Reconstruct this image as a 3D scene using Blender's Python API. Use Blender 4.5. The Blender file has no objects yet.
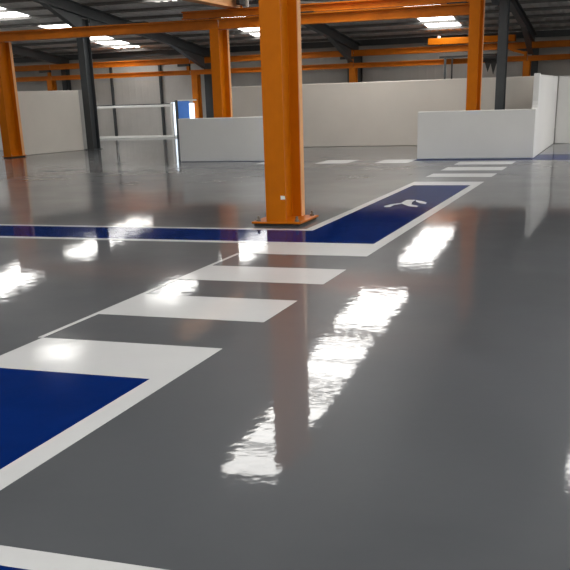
import bpy, math, random
from mathutils import Vector, Matrix

random.seed(4)
scene = bpy.context.scene
COL = scene.collection
EYE = 1.6

# ---------------------------------------------------------------- materials
def principled(name, color, rough=0.5, metallic=0.0, ior=1.5, vary=0.0, vscale=3.0, bump=0.0, bscale=40.0, rvary=0.0, stretch=None, spec=0.5, coat=None, bump2=0.0, bscale2=14.0):
    m = bpy.data.materials.new(name); m.use_nodes = True
    nt = m.node_tree; b = nt.nodes['Principled BSDF']
    b.inputs['Base Color'].default_value = (*color, 1); b.inputs['Roughness'].default_value = rough
    b.inputs['Specular IOR Level'].default_value = spec; b.inputs['Metallic'].default_value = metallic; b.inputs['IOR'].default_value = ior
    if coat:
        b.inputs['Coat Weight'].default_value, b.inputs['Coat Roughness'].default_value, b.inputs['Coat IOR'].default_value = coat
    tc = nt.nodes.new('ShaderNodeTexCoord'); src = tc.outputs['Object']
    if stretch:
        mp = nt.nodes.new('ShaderNodeMapping'); mp.inputs['Scale'].default_value = stretch
        nt.links.new(src, mp.inputs['Vector']); src = mp.outputs['Vector']
    if vary or rvary:
        n = nt.nodes.new('ShaderNodeTexNoise'); n.inputs['Scale'].default_value = vscale; n.inputs['Detail'].default_value = 5
        n.inputs['Roughness'].default_value = 0.6
        nt.links.new(src, n.inputs['Vector'])
        if vary:
            r = nt.nodes.new('ShaderNodeValToRGB')
            r.color_ramp.elements[0].position = 0.3; r.color_ramp.elements[1].position = 0.7
            r.color_ramp.elements[0].color = (*[c * (1 - vary) for c in color], 1)
            r.color_ramp.elements[1].color = (*[min(1, c * (1 + vary)) for c in color], 1)
            nt.links.new(n.outputs['Fac'], r.inputs['Fac']); nt.links.new(r.outputs['Color'], b.inputs['Base Color'])
        if rvary:
            mr = nt.nodes.new('ShaderNodeMapRange')
            mr.inputs['To Min'].default_value = max(0.01, rough - rvary); mr.inputs['To Max'].default_value = rough + rvary
            mr.inputs['From Min'].default_value = 0.3; mr.inputs['From Max'].default_value = 0.7
            nt.links.new(n.outputs['Fac'], mr.inputs['Value']); nt.links.new(mr.outputs['Result'], b.inputs['Roughness'])
    if bump:
        n2 = nt.nodes.new('ShaderNodeTexNoise'); n2.inputs['Scale'].default_value = bscale; n2.inputs['Detail'].default_value = 3
        bp = nt.nodes.new('ShaderNodeBump'); bp.inputs['Strength'].default_value = 0.9; bp.inputs['Distance'].default_value = bump
        nt.links.new(tc.outputs['Object'], n2.inputs['Vector']); nt.links.new(n2.outputs['Fac'], bp.inputs['Height'])
        if bump2:
            n3 = nt.nodes.new('ShaderNodeTexNoise'); n3.inputs['Scale'].default_value = bscale2; n3.inputs['Detail'].default_value = 2
            b2 = nt.nodes.new('ShaderNodeBump'); b2.inputs['Distance'].default_value = bump2
            nt.links.new(tc.outputs['Object'], n3.inputs['Vector']); nt.links.new(n3.outputs['Fac'], b2.inputs['Height'])
            nt.links.new(bp.outputs['Normal'], b2.inputs['Normal']); bp = b2
        nt.links.new(bp.outputs['Normal'], b.inputs['Normal'])
        if coat: nt.links.new(bp.outputs['Normal'], b.inputs['Coat Normal'])
    return m

def emitter(name, color, strength):
    m = bpy.data.materials.new(name); m.use_nodes = True
    nt = m.node_tree; b = nt.nodes['Principled BSDF']
    b.inputs['Base Color'].default_value = (*color, 1); b.inputs['Roughness'].default_value = 0.4
    b.inputs['Emission Color'].default_value = (*color, 1); b.inputs['Emission Strength'].default_value = strength
    return m

FLOOR_R = 0.07
M = {}
WAVE = dict(bump=0.0009, bscale=2.8, bump2=0.00055, bscale2=9.0)
M['floor'] = principled('grey epoxy floor', (0.078, 0.082, 0.089), 0.36, ior=1.30, spec=0.20, vary=0.10, vscale=0.7, rvary=0.05, coat=(0.72, 0.042, 1.30), **WAVE)
M['white_paint'] = principled('white floor paint', (0.57, 0.57, 0.565), 0.42, ior=1.30, spec=0.3, vary=0.03, vscale=2.0, rvary=0.03, coat=(0.5, 0.075, 1.28), **WAVE)
M['blue_paint'] = principled('blue floor paint', (0.002, 0.016, 0.110), 0.50, spec=0.0, ior=1.25, vary=0.12, vscale=1.5, rvary=0.03, coat=(0.42, 0.06, 1.20), **WAVE)
M['orange'] = principled('orange steel paint', (0.52, 0.135, 0.0005), 0.45, spec=0.12, vary=0.06, vscale=5.0, bump=0.0006, bscale=25)
M['orange_old'] = principled('aged orange steel paint', (0.52, 0.145, 0.006), 0.45, spec=0.15, vary=0.16, vscale=2.0, bump=0.0006, bscale=25)
M['orange_lit'] = principled('orange paint in lit tone', (0.80, 0.40, 0.17), 0.45, spec=0.2, vary=0.06, vscale=5.0)  # light on flange edges and girder, put into the colour
M['grey_steel'] = principled('dark grey steel paint', (0.050, 0.056, 0.060), 0.45, vary=0.12, vscale=3.0)
M['purlin'] = principled('galvanised purlin steel', (0.12, 0.116, 0.11), 0.5, vary=0.2, vscale=4.0)
M['roof'] = principled('dull grey roof sheet', (0.72, 0.70, 0.665), 0.6, vary=0.18, vscale=1.2)
M['partition'] = principled('white painted board', (0.66, 0.645, 0.62), 0.5, vary=0.03, vscale=0.8)
M['partition_cream'] = principled('cream painted board', (0.68, 0.635, 0.57), 0.5, vary=0.03, vscale=0.8)
M['cladding'] = principled('pale grey wall cladding', (0.52, 0.50, 0.47), 0.5, vary=0.07, vscale=0.8)
M['dark'] = principled('black steel', (0.015, 0.013, 0.012), 0.5, vary=0.2, vscale=8.0)
M['bolt'] = principled('zinc bolt', (0.25, 0.22, 0.18), 0.35, metallic=0.8, vary=0.1, vscale=10)
M['grout'] = principled('dark grout bed', (0.035, 0.030, 0.026), 0.8, vary=0.2, vscale=10)
M['rail_white'] = principled('white rail paint', (0.74, 0.74, 0.71), 0.4, vary=0.04, vscale=3.0)
M['door_blue'] = principled('blue door paint', (0.10, 0.30, 0.90), 0.4, vary=0.05, vscale=3.0)
M['tag'] = principled('white tag', (0.78, 0.76, 0.72), 0.5, vary=0.05, vscale=20)
M['galv'] = principled('pale galvanised tube', (0.50, 0.47, 0.43), 0.4, metallic=0.3, vary=0.1, vscale=6)
SKY = (1.0, 0.985, 0.95)
M['skylight'] = emitter('daylit translucent roof sheet', SKY, 11.0)
M['daylight'] = emitter('daylit door glass', (0.80, 0.90, 1.0), 2.4)

# ---------------------------------------------------------------- mesh helpers
class MB:
    def __init__(self): self.v = []; self.f = []
    def add(self, vs, fs):
        o = len(self.v); self.v += [tuple(p) for p in vs]; self.f += [tuple(i + o for i in f) for f in fs]; return self
    def box(self, x0, x1, y0, y1, z0, z1):
        vs = [(x, y, z) for z in (z0, z1) for y in (y0, y1) for x in (x0, x1)]
        return self.add(vs, [(0, 2, 3, 1), (4, 5, 7, 6), (0, 1, 5, 4), (2, 6, 7, 3), (0, 4, 6, 2), (1, 3, 7, 5)])
    def sweep(self, prof, a, b, side, up=None):
        """extrude the 2D profile (s, u) from point a to point b; side = direction of s"""
        a = Vector(a); b = Vector(b); d = (b - a).normalized(); s = Vector(side).normalized()
        u = s.cross(d) if up is None else Vector(up)
        n = len(prof); vs = [p + s * q[0] + u * q[1] for p in (a, b) for q in prof]
        fs = [(i, (i + 1) % n, n + (i + 1) % n, n + i) for i in range(n)]
        fs += [tuple(range(n - 1, -1, -1)), tuple(range(n, 2 * n))]
        return self.add(vs, fs)
    def tube(self, a, b, r, n=12):
        a = Vector(a); b = Vector(b); d = (b - a).normalized()
        s = d.orthogonal().normalized()
        return self.sweep([(r * math.cos(2 * math.pi * i / n), r * math.sin(2 * math.pi * i / n)) for i in range(n)], a, b, s)
    def prism(self, pts, z0, z1):
        n = len(pts); vs = [(x, y, z) for z in (z0, z1) for x, y in pts]
        return self.add(vs, [(i, (i + 1) % n, n + (i + 1) % n, n + i) for i in range(n)] + [tuple(range(n - 1, -1, -1)), tuple(range(n, 2 * n))])
    def build(self, name, mat, parent=None, loc=None, bevel=0.0, segs=2, smooth=False):
        me = bpy.data.meshes.new(name); me.from_pydata(self.v, [], self.f); me.update()
        import bmesh
        bm = bmesh.new(); bm.from_mesh(me); bmesh.ops.recalc_face_normals(bm, faces=bm.faces); bm.to_mesh(me); bm.free()
        me.materials.append(mat)
        o = bpy.data.objects.new(name, me); COL.objects.link(o)
        if parent is not None: o.parent = parent
        if loc is not None: o.location = loc
        if smooth:
            for p in me.polygons: p.use_smooth = True
        if bevel:
            bv = o.modifiers.new('bevel', 'BEVEL'); bv.width = bevel; bv.segments = segs; bv.limit_method = 'ANGLE'
        return o

def i_prof(w, d, tf, tw):
    """I section: flanges of width w along s, depth d along u"""
    a, b, c, e = w / 2, tw / 2, d / 2, d / 2 - tf
    return [(-a, -c), (a, -c), (a, -e), (b, -e), (b, e), (a, e), (a, c), (-a, c), (-a, e), (-b, e), (-b, -e), (-a, -e)]

def tag(o, label, cat, group=None, kind='thing'):
    o['label'] = label; o['category'] = cat; o['kind'] = kind
    if group: o['group'] = group
    return o
def empty(name, loc, label, cat, group=None):
    o = bpy.data.objects.new(name, None); COL.objects.link(o); o.location = loc; o.empty_display_size = 0.2
    return tag(o, label, cat, group)
def structure(o): o['kind'] = 'structure'; return o
def dup(root, loc, label, group=None):
    r = root.copy(); COL.objects.link(r); r.location = loc; r['label'] = label
    if group: r['group'] = group
    for ch in list(root.children):
        c = ch.copy(); COL.objects.link(c); c.parent = r
        for g in list(ch.children):
            d = g.copy(); COL.objects.link(d); d.parent = c
    return r

# ---------------------------------------------------------------- room shell
XL, XR, YB, YF = -38.0, 13.0, -16.0, 42.45
def roof_z(y): return 8.0 - 0.1 * y

structure(MB().box(XL - 1, XR + 1, YB, YF + 0.6, -0.12, 0).build('floor', M['floor']))

# translucent roof sheets and added fill panels: (x0, x1, y0, y1)
LIGHTS = [(-8.15, -6.75, 17.6, 22.35), (-8.2, -6.85, 22.75, 26.7), (-8.3, -6.8, 27.4, 32.8), (-8.15, -6.75, 35.3, 40.9),
          (-16.7, -15.3, 23.2, 25.0), (-15.9, -14.6, 29.4, 32.3), (-15.3, -14.0, 34.8, 40.2),
          (-23.8, -21.6, 28.6, 33.6), (-22.8, -21.2, 34.8, 41.4),
          (-0.55, 0.75, 18.6, 21.0),
          (-8.1, -6.7, -6.0, 0.5), (-8.1, -6.7, 4.0, 10.5), (-0.7, 0.7, -5.0, 2.0), (-0.7, 0.7, 4.0, 11.0), (6.6, 8.0, 16.0, 22.0), (6.6, 8.0, 2.0, 9.0), (6.6, 8.0, -8.0, -1.0),  # from here on: unseen glowing sheets added to brighten the hall
          (6.6, 8.0, 30.0, 36.0), (1.3, 2.7, 24.0, 30.0), (4.3, 5.9, 12.5, 19.5), (4.3, 5.9, 21.5, 28.5), (4.3, 5.9, 30.5, 37.0), (9.3, 11.0, 13.0, 20.0), (9.3, 11.0, 22.0, 29.0), (-31.0, -29.6, 32.0, 38.0), (-31.0, -29.6, 20.0, 26.0)]
def ceiling():
    mb = MB(); pitch = 0.333; h = 0.035
    n = int(round((XR - XL) / pitch))
    for i in range(n):
        x = XL + i * pitch; xe = x + pitch
        prof = [(x, 0), (x + 0.17, 0), (x + 0.21, h), (x + 0.293, h), (xe, 0)]
        cuts = sorted((y0, y1) for (x0, x1, y0, y1) in LIGHTS if x0 - 0.166 <= x and xe <= x1 + 0.166)
        y = YB; spans = []
        for y0, y1 in cuts:
            if y0 > y: spans.append((y, y0))
            y = max(y, y1)
        spans.append((y, YF + 0.3))
        for a, b in spans:
            vs = [(px, yy, roof_z(yy) + pz + t) for t in (0, 0.02) for yy in (a, b) for px, pz in prof]
            m = len(prof); fs = []
            for k in range(m - 1):
                fs += [(k, k + 1, m + k + 1, m + k), (2 * m + k, 3 * m + k, 3 * m + k + 1, 2 * m + k + 1)]
            fs += [tuple(range(m)) + tuple(range(3 * m - 1, 2 * m - 1, -1)), tuple(range(m, 2 * m)) + tuple(range(4 * m - 1, 3 * m - 1, -1))]
            fs += [(0, m, 3 * m, 2 * m), (m - 1, 3 * m - 1, 4 * m - 1, 2 * m - 1)]
            mb.add(vs, fs)
    return mb.build('ceiling', M['roof'])
structure(ceiling())
for i, (x0, x1, y0, y1) in enumerate(LIGHTS):
    mb = MB(); a, b = x0 - 0.1, x1 + 0.1
    vs = [(x, y, roof_z(y) + 0.045 + t) for t in (0, 0.02) for y in (y0 - .08, y1 + .08) for x in (a, b)]
    mb.add(vs, [(0, 2, 3, 1), (4, 5, 7, 6), (0, 1, 5, 4), (2, 6, 7, 3), (0, 4, 6, 2), (1, 3, 7, 5)])
    structure(mb.build('window_or_fill_%d' % (i + 1), M['skylight']))  # later ones are unseen fill panels, added for their light

def ribbed_wall(name, a, b, z1, nrm, z0=0.0, mat='cladding'):
    """vertical profiled sheet from a to b (xy), ribs standing out along nrm"""
    a = Vector((*a, 0)); b = Vector((*b, 0)); L = (b - a).length; d = (b - a) / L; n = Vector((*nrm, 0))
    pts = []; s = 0
    while s < L - 0.3:
        pts += [(s, 0), (s + 0.22, 0), (s + 0.25, 0.003), (s + 0.31, 0.003)]; s += 0.34
    pts += [(L, 0), (L, -0.08), (0, -0.08)]
    return structure(MB().prism([tuple((a + d * p + n * q).xy) for p, q in pts], z0, z1).build(name, M[mat]))
ribbed_wall('wall_rear', (XL, YF), (XR, YF), 3.74, (0, -1))
ribbed_wall('wall_left', (XL, YB), (XL, YF), 3.5, (1, 0))
ribbed_wall('wall_right', (XR, 27.0), (XR, YF), 3.5, (-1, 0))  # unseen wall, stopped short to let sky light in from the right

# ---------------------------------------------------------------- roof steel
y = 13.2; k = 0
while y < 42.2:
    z = roof_z(y) - 0.012
    prof = [(-0.035, -0.10), (0.035, -0.10), (0.035, -0.085), (-0.018, -0.085), (-0.018, -0.012), (0.05, -0.012), (0.05, 0), (-0.035, 0)]
    o = MB().sweep(prof, (XL, y, z), (XR, y, z), (0, 1, 0), (0, 0, 1)).build('roof_purlin', M['purlin'])
    tag(o, 'long dark steel purlin running crosswise under the grey roof sheets', 'purlin', 'roof purlins')
    y += 1.42; k += 1

RAFTERS = [(-25.6, 'over the left bay beyond the white skylights'), (-18.05, 'above the dark column beside the high left partition'),
           (-11.35, 'descending behind the thick orange column'), (-4.02, 'above the dark column behind the low right partition'),
           (3.45, 'over the bay at the right edge')]
def rafter(x, where, yc=None):
    r = empty('portal_rafter', (x, 0, 0), 'dark grey sloping steel rafter ' + where, 'rafter', 'portal frame rafters')
    prof = i_prof(0.20, 0.36, 0.022, 0.014)
    zz = lambda q: roof_z(q) - 0.405
    MB().sweep(prof, (0, -14, zz(-14)), (0, 42.0, zz(42.0)), (1, 0, 0)).build('rafter_beam', M['grey_steel'], r)
    # haunch under the eaves: a tapered plate with a flange
    def haunch(y0, y1, depth):
        top = lambda q: zz(q) - 0.17
        mb = MB()
        vs = [(sx, yy, zc) for sx in (-0.012, 0.012) for yy, zc in ((y0, top(y0)), (y1, top(y1)), (y1, top(y1) - depth))]
        mb.add(vs, [(0, 1, 2), (5, 4, 3), (0, 3, 4, 1), (1, 4, 5, 2), (2, 5, 3, 0)])
        a = Vector((0, y0, top(y0))); b = Vector((0, y1, top(y1) - depth))
        mb.sweep([(-0.1, -0.011), (0.1, -0.011), (0.1, 0.011), (-0.1, 0.011)], a, b, (1, 0, 0))
        mb.build('haunch', M['grey_steel'], r)
    if x > -20: haunch(37.6, 40.8, 0.5)
    if yc:
        haunch(yc - 0.26 - 2.3, yc - 0.26, 0.55); haunch(yc + 0.26 + 2.3, yc + 0.26, 0.55)
    return r
for x, w in RAFTERS: rafter(x, w, {-18.05: 30.95, -4.02: 30.25}.get(x))

def grey_column(x, yc, z1, label, w=0.2, d=0.42, group=None):
    r = empty('steel_column', (x, yc, 0), label, 'column', group)
    MB().sweep(i_prof(w, d, 0.022, 0.014), (0, 0, 0.02), (0, 0, z1), (1, 0, 0)).build('shaft', M['grey_steel'], r)
    MB().box(-w / 2 - .06, w / 2 + .06, -d / 2 - .06, d / 2 + .06, 0, 0.02).build('base_plate', M['grey_steel'], r)
    return r
grey_column(-18.2, 30.95, roof_z(31.2) - 0.60, 'dark grey steel column at the end of the high left partition', 0.25, 0.5)
grey_column(-3.80, 30.25, roof_z(30.5) - 0.60, 'dark grey steel column rising behind the low right partition', 0.25, 0.45)
for x, w in ((-25.95, 'above the high left partition'), (-18.4, 'beside the blue door panel'),
             (-11.55, 'seen over the long rear partition, behind an orange post'), (-3.98, 'seen over the partition left of the tall corner post'), (3.45, 'standing past the right edge')):
    grey_column(x, 42.15, 3.19, 'dark rear wall column ' + w, {-11.55: 0.56, -18.4: 0.4}.get(x, 0.24), 0.4, 'rear wall columns')

# horizontal eaves beam along the rear wall
tag(MB().sweep(i_prof(0.18, 0.24, 0.02, 0.014), (XL, 42.12, 3.62), (XR, 42.12, 3.62), (0, 1, 0)).build('eaves_beam', M['grey_steel']),
    'dark steel eaves beam along the top of the rear wall', 'beam')
for x in (-23.6, -21.02):
    tag(MB().sweep([(-.05, -.06), (.05, -.06), (.05, .06), (-.05, .06)], (x, 42.36, 0), (x, 42.36, 3.35), (1, 0, 0)).build('cladding_post', M['grey_steel']),
        'slim dark upright on the pale rear cladding, ' + ('just right of the dark column' if x < -22 else 'nearest the blue door panel'), 'post', 'rear cladding uprights')
tag(MB().tube((-10.35, 30.0, 4.30), (-7.2, 30.0, 4.0), 0.035).build('bracing_tube', M['galv']),
    'pale sloping tube under the roof right of the thick orange column', 'tube')

# ---------------------------------------------------------------- partitions
def partition(name, label, boxes, bevel=0.02):
    mb = MB()
    for b in boxes: mb.box(*b)
    return mb
def board(label, x0, x1, y0, y1, z1, z0=0.0, mat='partition'):
    o = MB().box(x0, x1, y0, y1, z0, z1).build('partition', M[mat], bevel=0.02, segs=3)
    return tag(o, label, 'partition')
board('low white partition standing behind the thick orange column', -11.54, -8.75, 24.12, 24.27, 1.11)
lowR = board('low white partition at the far end of the crosswalk', -5.05, -2.2, 24.28, 24.43, 1.13, 0.003)
# side wing: low at the front, sweeping up to full height
prof = [(24.43, 0.003), (24.43, 1.13), (24.62, 1.13), (24.70, 1.15), (24.76, 1.21), (24.78, 1.30), (24.78, 1.93), (24.95, 1.93), (25.05, 1.9), (30.73, 1.9), (30.73, 0.003)]
mb = MB(); n = len(prof)
vs = [(x, yy, zz) for x in (-2.34, -2.2) for yy, zz in prof]
mb.add(vs, [(i, (i + 1) % n, n + (i + 1) % n, n + i) for i in range(n)] + [tuple(range(n - 1, -1, -1)), tuple(range(n, 2 * n))])
tag(mb.build('partition', M['partition'], bevel=0.015), 'tall white side partition with a curved step, right of the low partition', 'partition')
board('long high white partition behind both low ones', -12.95, -2.36, 30.73, 30.88, 1.93, mat='partition_cream')
board('high white partition closing the right edge beyond the side wing', -2.18, 10.0, 30.73, 30.88, 1.9)
lw = board('high white partition between the far left orange column and the dark column', -0.15, 0.0, 0.0, 3.4, 2.0, mat='partition_cream')
lw.location = (-19.17, 27.3, 0); lw.rotation_euler = (0, 0, math.atan2(-0.85, 3.7))
board('high white partition glimpsed past the far left orange column', -34.0, -18.5, 31.3, 31.45, 2.0)

# ---------------------------------------------------------------- orange frame
A_, D_, TF, TW = 0.275, 0.76, 0.028, 0.02
def column_prof(a, d, back=0.13):
    h, c, e, f, b = a / 2, d / 2, d / 2 - TF, d / 2 - back, TW / 2
    return [(-h, -c), (h, -c), (h, -e), (b, -e), (b, f), (h, f), (h, c), (-h, c), (-h, f), (-b, f), (-b, -e), (-h, -e)]
def orange_column(x, y0, z1, label, mat='orange', plate=True, a=A_, d=D_, group=None, name_plate=False):
    """x = centre, y0 = front flange face"""
    r = empty('crane_column', (x, y0 + d / 2, 0), label, 'column', group)
    zb = 0.055 if plate else 0.0
    MB().sweep(column_prof(a, d), (0, 0, zb), (0, 0, z1), (1, 0, 0), (0, 1, 0)).build('shaft', M[mat], r, bevel=0.004, segs=2)
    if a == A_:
        e = MB().box(a / 2, a / 2 + 0.012, d / 2 - 0.13, d / 2, zb, z1).build('lit_edge_strip', M['orange_lit'], r); e['label'] = 'rear flange edge coloured pale as if catching light'  # strip paints in the light along the rear flange edge
    if plate:
        px, py = (0.34, d / 2 + 0.02) if name_plate else (0.18, d / 2 + 0.03)
        MB().box(-px, px, -py, py, 0.03, 0.055).build('base_plate', M[mat], r, bevel=0.006)
        MB().box(-px + .03, px - .03, -py + .02, py - .02, 0.0, 0.03).build('grout_bed', M['grout'], r)
        for sx in (-1, 1):
            for sy in (-1, 1):
                b = MB().tube((sx * (px - .07), sy * (py - .08), 0.055), (sx * (px - .07), sy * (py - .08), 0.08), 0.034, 6)
                b.tube((sx * (px - .07), sy * (py - .08), 0.055), (sx * (px - .07), sy * (py - .08), 0.12), 0.016, 10)
                b.build('anchor_bolt', M['bolt'], r)
    return r
main = orange_column(-4.30, 11.76, 3.43, 'thick orange steel column standing beside the blue walkway corner', name_plate=True)
t = MB().sweep([(-.03, -.018), (.03, -.03), (.035, .012), (-.02, .03)], (0.10, -D_ / 2 - 0.008, 0.365), (0.10, -D_ / 2, 0.365), (1, 0, 0.25)).build('tag', M['tag'], main)
t['label'] = 'small white tag stuck on the flange'
orange_column(-18.80, 26.55, 3.43, 'far left orange column, front leg of the orange frame')
orange_column(-11.40, 26.55, 3.43, 'orange column rising behind the low partition left of the thick column')
orange_column(-4.09, 26.55, 4.6, 'orange column rising behind the low partition at the crosswalk end')
for x, w in ((-26.05, 'rising over the high left partition'), (-18.58, 'beside the blue door panel'), (-11.3, 'rising over the long rear partition'),
             (-4.17, 'rising over the partition near the tall corner post')):
    orange_column(x, 41.0 - 0.2, 2.6, 'slender rear orange post ' + w, 'orange_old', False, 0.28, 0.40, 'rear orange posts')

def beam(name, x0, x1, yc, z0, z1, w, label, mat='orange_old', group=None, cat='beam'):
    r = empty(name, ((x0 + x1) / 2, yc, z0), label, cat, group); L = (x1 - x0) / 2; h = z1 - z0
    MB().sweep(i_prof(w, h, 0.035, 0.02), (-L, 0, h / 2), (L, 0, h / 2), (0, 1, 0)).build('girder', M[mat], r, bevel=0.003)
    return r
def clamp(r, x, w=0.45, z=0.0, h=0.05, yw=0.12):
    lx = x - r.location.x
    MB().box(lx - w / 2, lx + w / 2, -yw, yw, z, z + h).build('splice_plate', M['dark'], r)
b1 = beam('crane_beam', -19.1, -11.41, 26.9, 3.43, 3.71, 0.26, 'orange overhead beam joining the far left column to the next column')
clamp(b1, -13.95, 0.55, 0.28, 0.035, 0.14)
b2 = beam('crane_beam', -11.39, -4.25, 26.9, 3.43, 3.71, 0.26, 'orange overhead beam passing behind the top of the thick column')
clamp(b2, -8.75, 0.5, 0.28, 0.035, 0.14); clamp(b2, -4.6, 0.5, 0.28, 0.035, 0.14)
tb = beam('crane_beam', -12.6, -4.26, 27.15, 3.75, 3.96, 0.22, 'second orange beam stacked on top of the front overhead beam')
clamp(tb, -11.6, 0.3, -0.04, 0.04, 0.1); clamp(tb, -4.5, 0.3, -0.04, 0.04, 0.1)
g = empty('crane_girder', (-11.05, 20, 3.97), 'orange box girder running over the front beam above its middle column', 'girder')
MB().box(-0.16, 0.16, 2.2, 7.4, 0, 0.55).build('box_section', M['orange_lit'], g, bevel=0.012)  # paler than the beams: its lit look is painted into the colour
MB().box(-0.2, 0.2, 7.4, 7.44, 0.0, 0.6).build('end_plate', M['orange_old'], g)
MB().box(0.3, 0.42, 6.7, 7.3, 0.05, 0.5).build('drive_box', M['dark'], g, bevel=0.02)
MB().tube((0.52, 7.0, 0.0), (0.52, 7.0, 0.6), 0.05).build('drive_motor', M['galv'], g, smooth=False)

BAYS = [(-34.0, -26.06, 'left of the far left orange column'), (-26.04, -18.86, 'above the pale rear cladding'), (-18.84, -11.31, 'behind the thick orange column'),
        (-11.29, -4.18, 'over the long white rear partition'), (-4.16, 3.2, 'over the partition at the right edge')]
for x0, x1, w in BAYS:
    beam('runway_beam', x0, x1, 41.0, 2.6, 2.80, 0.24, 'lower rear orange beam ' + w, group='lower rear beams')
    u = beam('runway_beam', x0, x1, 41.0, 3.06, 3.30, 0.24, 'upper rear orange beam ' + w, group='upper rear beams')
    if -5 < x1 < -4: brace_on = u
    if x1 < 3:
        MB().box(x1 - u.location.x - 0.55, x1 - u.location.x + 0.0, -0.10, 0.10, -0.10, 0.0).build('support_block', M['dark'], u)
        MB().box(x1 - u.location.x - 0.12, x1 - u.location.x + 0.0, -0.08, 0.08, -0.26, -0.10).build('support_stub', M['orange_old'], u)
MB().sweep([(-.05, -.05), (.05, -.05), (.05, .05), (-.05, .05)], (-4.85 + 7.735, -0.18, 0.0), (-4.19 + 7.735, -0.18, -0.19), (0, 1, 0)).build('knee_brace', M['orange_old'], brace_on)

# crane carriage and hoist on the rear runway
g = empty('crane_carriage', (-6.4, 40.85, 3.31), 'orange crane carriage riding on the upper rear beam under the skylight', 'crane carriage')
MB().box(-1.7, 1.75, -0.16, 0.16, 0.03, 0.27).build('carriage_beam', M['orange'], g, bevel=0.015)
MB().box(-1.86, -1.7, -0.1, 0.1, 0.06, 0.16).build('buffer', M['dark'], g)
for sx in (-1.2, 1.3):
    MB().tube((sx, -0.08, 0.075), (sx, 0.08, 0.075), 0.075, 16).build('wheel', M['dark'], g)
MB().tube((-1.28, 0, 0.27), (-1.28, 0, 0.36), 0.06).build('beacon', M['tag'], g)
g = empty('hoist_rail', (-6.5, 40.6, 2.82), 'dark hoist rail with two hanging rods left of the crosswalk-end column', 'rail')
MB().box(-1.1, 0.3, -0.05, 0.05, 0, 0.08).build('rail_bar', M['dark'], g)
MB().box(-1.0, 0.25, 0.05, 0.29, 0.02, 0.06).build('bracket', M['dark'], g)
MB().box(-0.90, -0.82, -0.03, 0.03, -0.82, 0.0).build('hanging_rod', M['grey_steel'], g)
MB().box(-0.61, -0.55, -0.03, 0.03, -0.80, 0.0).build('hanging_rod', M['dark'], g)
MB().box(-0.70, -0.46, -0.05, 0.05, -0.84, -0.80).build('rod_foot', M['dark'], g)
g = empty('chain_hoist', (-5.6, 40.4, 2.86), 'black chain hoist hanging between the orange column and the dark column', 'hoist')
MB().box(-0.32, 0.42, -0.16, 0.16, -0.24, 0.02).build('hoist_body', M['dark'], g, bevel=0.02)
MB().tube((-0.2, -0.2, -0.1), (0.3, -0.2, -0.1), 0.09).build('hoist_motor', M['dark'], g)
for sx, dz in ((-0.02, -0.62), (0.2, -0.72)):
    m = MB(); m.add([(sx - .13, -0.03, -.24), (sx + .13, -0.03, -.24), (sx, -0.03, dz), (sx - .13, 0.03, -.24), (sx + .13, 0.03, -.24), (sx, 0.03, dz)],
                    [(0, 1, 2), (5, 4, 3), (0, 3, 4, 1), (1, 4, 5, 2), (2, 5, 3, 0)])
    m.build('chain_guide', M['dark'], g)
MB().box(-0.5, 0.5, 0.16, 0.47, 0.0, 0.06).build('mounting_arm', M['dark'], g)

# ---------------------------------------------------------------- rear doorway and rail
g = empty('wall_rail', (-21.6, 40.2, 0), 'white two-bar rail in front of the pale rear cladding', 'rail')
MB().box(-4.0, 2.05, -0.035, 0.035, 1.30, 1.40).build('top_bar', M['rail_white'], g, bevel=0.01)
MB().box(-4.0, 2.25, -0.06, 0.06, 0.0, 0.09).build('bottom_bar', M['rail_white'], g, bevel=0.01)
MB().box(-4.0, 2.05, 0.04, 0.10, 1.38, 1.44).build('cable_tray', M['grey_steel'], g)
MB().box(2.05, 2.17, -0.05, 0.05, 0.0, 1.45).build('end_post', M['daylight'] if False else M['rail_white'], g, bevel=0.01)

d = empty('door_1', (-19.0, 40.6, 0), 'blue door panel with bright glazed strips between the white rail and orange post', 'door')
d['kind'] = 'structure'
for kk in ('label', 'category'): del d[kk]
MB().box(-0.50, -0.36, -0.04, 0.04, 0.0, 1.56).build('door_frame', M['grey_steel'], d)
MB().box(-0.36, 0.55, -0.04, 0.04, 1.52, 1.58).build('door_head', M['rail_white'], d)
MB().box(-0.70, -0.50, -0.03, 0.03, 0.02, 1.46).build('glass_strip', M['daylight'], d)
MB().box(-0.36, 0.20, -0.03, 0.03, 0.02, 1.52).build('door_leaf', M['door_blue'], d)
MB().box(0.20, 0.42, -0.03, 0.03, 0.02, 1.42).build('glass_strip', M['daylight'], d)

# ---------------------------------------------------------------- floor markings
T = 0.002; W = 0.125
XA, XB = -3.925, -2.5
def flat(name, mat, parent, x0, x1, y0, y1, z=0.0):
    ox, oy = (parent.location.x, parent.location.y) if parent else (0, 0)
    return MB().box(x0 - ox, x1 - ox, y0 - oy, y1 - oy, z, z + T).build(name, M[mat], parent)
# foreground panel
w = empty('painted_walkway', (-3.2, 4.2, 0), 'blue walkway panel with a broad white end bar, nearest the camera', 'walkway')
flat('blue_field', 'blue_paint', w, XA + 0.14, XB - 0.15, 2.69, 4.90)
flat('border_line', 'white_paint', w, XB - 0.15, XB, 2.69, 4.90)
flat('border_line', 'white_paint', w, XA, XA + 0.14, 2.69, 4.90)
flat('end_bar', 'white_paint', w, XA, XB, 4.90, 5.685)
w = empty('painted_walkway', (-2.0, 2.1, 0), 'white-edged blue walkway cut off at the bottom of the picture', 'walkway')
flat('border_line', 'white_paint', w, -9, 4, 2.545, 2.688)
flat('blue_field', 'blue_paint', w, -9, 4, 1.6, 2.545)
flat('border_line', 'white_paint', w, -9, 4, 1.46, 1.6)
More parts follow.
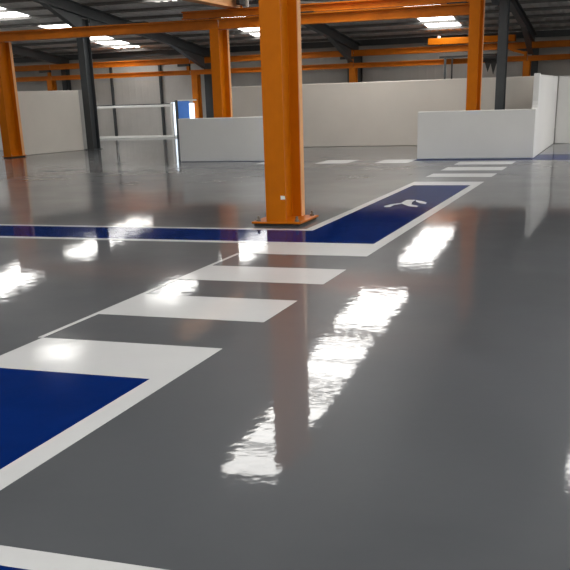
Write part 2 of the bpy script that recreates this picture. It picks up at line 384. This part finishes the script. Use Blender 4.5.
# crossing bars
BAR = 'bars of the white crosswalk'
for y0, y1, lab in ((6.49, 7.29, 'wide white crosswalk bar next after the foreground blue panel'),
                    (8.02, 8.775, 'white crosswalk bar, second beyond the foreground blue panel'),
                    (9.57, 10.28, 'white crosswalk bar touching the blue walkway corner below the thick orange column'),
                    (19.14, 19.96, 'white crosswalk bar next beyond the far end of the blue walkway'),
                    (20.78, 21.68, 'middle one of the three white bars before the low right partition'),
                    (22.46, 23.35, 'white crosswalk bar closest to the low right partition')):
    xa = XA if y0 < 9 else (-3.86 if y0 < 12 else -3.80)
    tag(flat('crossing_bar', 'white_paint', None, xa, XB, y0, y1), lab, 'floor marking', BAR)
tag(flat('lane_line', 'white_paint', None, XA - 0.04, XA, 5.685, 9.57), 'thin pale line along the left ends of the near crosswalk bars', 'floor marking')
for x0, lab in ((-5.86, 'short white floor bar beside the low right partition'), (-7.38, 'short white floor bar just right of the thick orange column'),
                (-8.95, 'short white floor bar half hidden left of the thick orange column')):
    tag(flat('floor_bar', 'white_paint', None, x0, x0 + 0.82, 23.1, 23.95 if x0 < -8 else 24.27), lab, 'floor marking', 'short white bars by the far partitions')
# the band in from the left, turning down the main walkway
w = empty('painted_walkway', (-3.2, 12.0, 0), 'long white-edged blue walkway turning away past the thick orange column', 'walkway')
poly = MB().prism([(x + 3.2, yy - 12.0) for x, yy in ((-34, 10.42), (-2.64, 10.42), (-2.64, 17.42), (-3.68, 17.42), (-3.68, 11.39), (-34, 11.39))], 0, T)
poly.build('blue_field', M['blue_paint'], w)
flat('border_line', 'white_paint', w, -34, -3.86, 10.29, 10.42)
flat('border_line', 'white_paint', w, -3.86, -2.64, 10.28, 10.42)
flat('border_line', 'white_paint', w, -2.64, -2.5, 9.57 + 0.71, 17.42)
flat('border_line', 'white_paint', w, -34, -3.68, 11.39, 11.515)
flat('border_line', 'white_paint', w, -3.805, -3.68, 11.515, 17.42)
flat('end_bar', 'white_paint', w, -3.805, -2.5, 17.42, 18.12)
SYM = [ [(-3.255, 14.515), (-3.262, 14.962), (-3.127, 14.999), (-3.106, 14.641), (-3.056, 14.356), (-2.909, 14.17), (-2.905, 14.02), (-3.042, 14.106), (-3.205, 14.403)],
       [(-3.117, 14.954), (-2.999, 14.824), (-2.873, 14.625), (-2.849, 14.425), (-2.949, 14.505), (-3.059, 14.732)],
       [(-3.419, 14.081), (-3.376, 14.364), (-3.256, 14.544), (-3.221, 14.417), (-3.3, 14.284), (-3.305, 13.993), (-3.384, 13.987)]
]
sm = MB()
for p in SYM: sm.prism([(x + 3.2, yy - 12.0) for x, yy in p], T, T + 0.001)
sm.build('pedestrian_symbol', M['white_paint'], w)
w = empty('painted_walkway', (0, 24.6, 0), 'far blue walkway strip at the foot of the low right partition', 'walkway')
flat('blue_field', 'blue_paint', w, -5.05, 9.5, 23.78, 25.75)
tag(flat('floor_stripe', 'blue_paint', None, -11.5, -9.0, 23.96, 24.12), 'narrow dark blue stripe at the foot of the low partition left of the thick column', 'floor marking')

# ---------------------------------------------------------------- light
world = bpy.data.worlds.new('sky'); scene.world = world; world.use_nodes = True
nt = world.node_tree; bg = nt.nodes['Background']
sky = nt.nodes.new('ShaderNodeTexSky'); sky.sky_type = 'NISHITA'; sky.sun_disc = False
sky.sun_elevation = math.radians(38); sky.sun_rotation = math.radians(200)
mix = nt.nodes.new('ShaderNodeMixRGB'); mix.inputs['Fac'].default_value = 0.75
mix.inputs['Color2'].default_value = (0.95, 0.97, 1.0, 1)
mul = nt.nodes.new('ShaderNodeMixRGB'); mul.blend_type = 'MULTIPLY'; mul.inputs['Fac'].default_value = 1; mul.inputs['Color2'].default_value = (.25, .25, .25, 1)
nt.links.new(sky.outputs['Color'], mul.inputs['Color1']); nt.links.new(mul.outputs['Color'], mix.inputs['Color1'])
nt.links.new(mix.outputs['Color'], bg.inputs['Color']); bg.inputs['Strength'].default_value = 1.0

# ---------------------------------------------------------------- camera
F, CY, YAW, PIT, ROL = 932.198, 450.0, 0.348965, 0.362927, -0.032043
cy, sy, cp, sp = math.cos(YAW), math.sin(YAW), math.cos(PIT), math.sin(PIT)
r = Vector((cy, sy, 0)); f0 = Vector((-sy, cy, 0)); u = Vector((0, 0, 1))
fw = cp * f0 - sp * u; up = sp * f0 + cp * u
cr, sr = math.cos(ROL), math.sin(ROL)
r2 = cr * r + sr * up; up2 = -sr * r + cr * up
cam = bpy.data.cameras.new('camera'); co = bpy.data.objects.new('camera', cam); COL.objects.link(co)
m = Matrix((r2, up2, -fw)).transposed().to_4x4(); m.translation = (0, 0, EYE)
co.matrix_world = m
cam.sensor_fit = 'HORIZONTAL'; cam.sensor_width = 36.0; cam.lens = F * 36.0 / 570.0
cam.shift_y = (CY - 285.0) / 570.0
cam.clip_end = 200
scene.camera = co

vs_ = scene.view_settings
vs_.view_transform = 'Standard'; vs_.look = 'None'; vs_.gamma = 1.0; vs_.use_curve_mapping = False
vs_.exposure = -0.3
scene.cycles.use_denoising = True
scene.cycles.max_bounces = 8; scene.cycles.diffuse_bounces = 5; scene.cycles.glossy_bounces = 4
scene.cycles.sample_clamp_indirect = 6.0
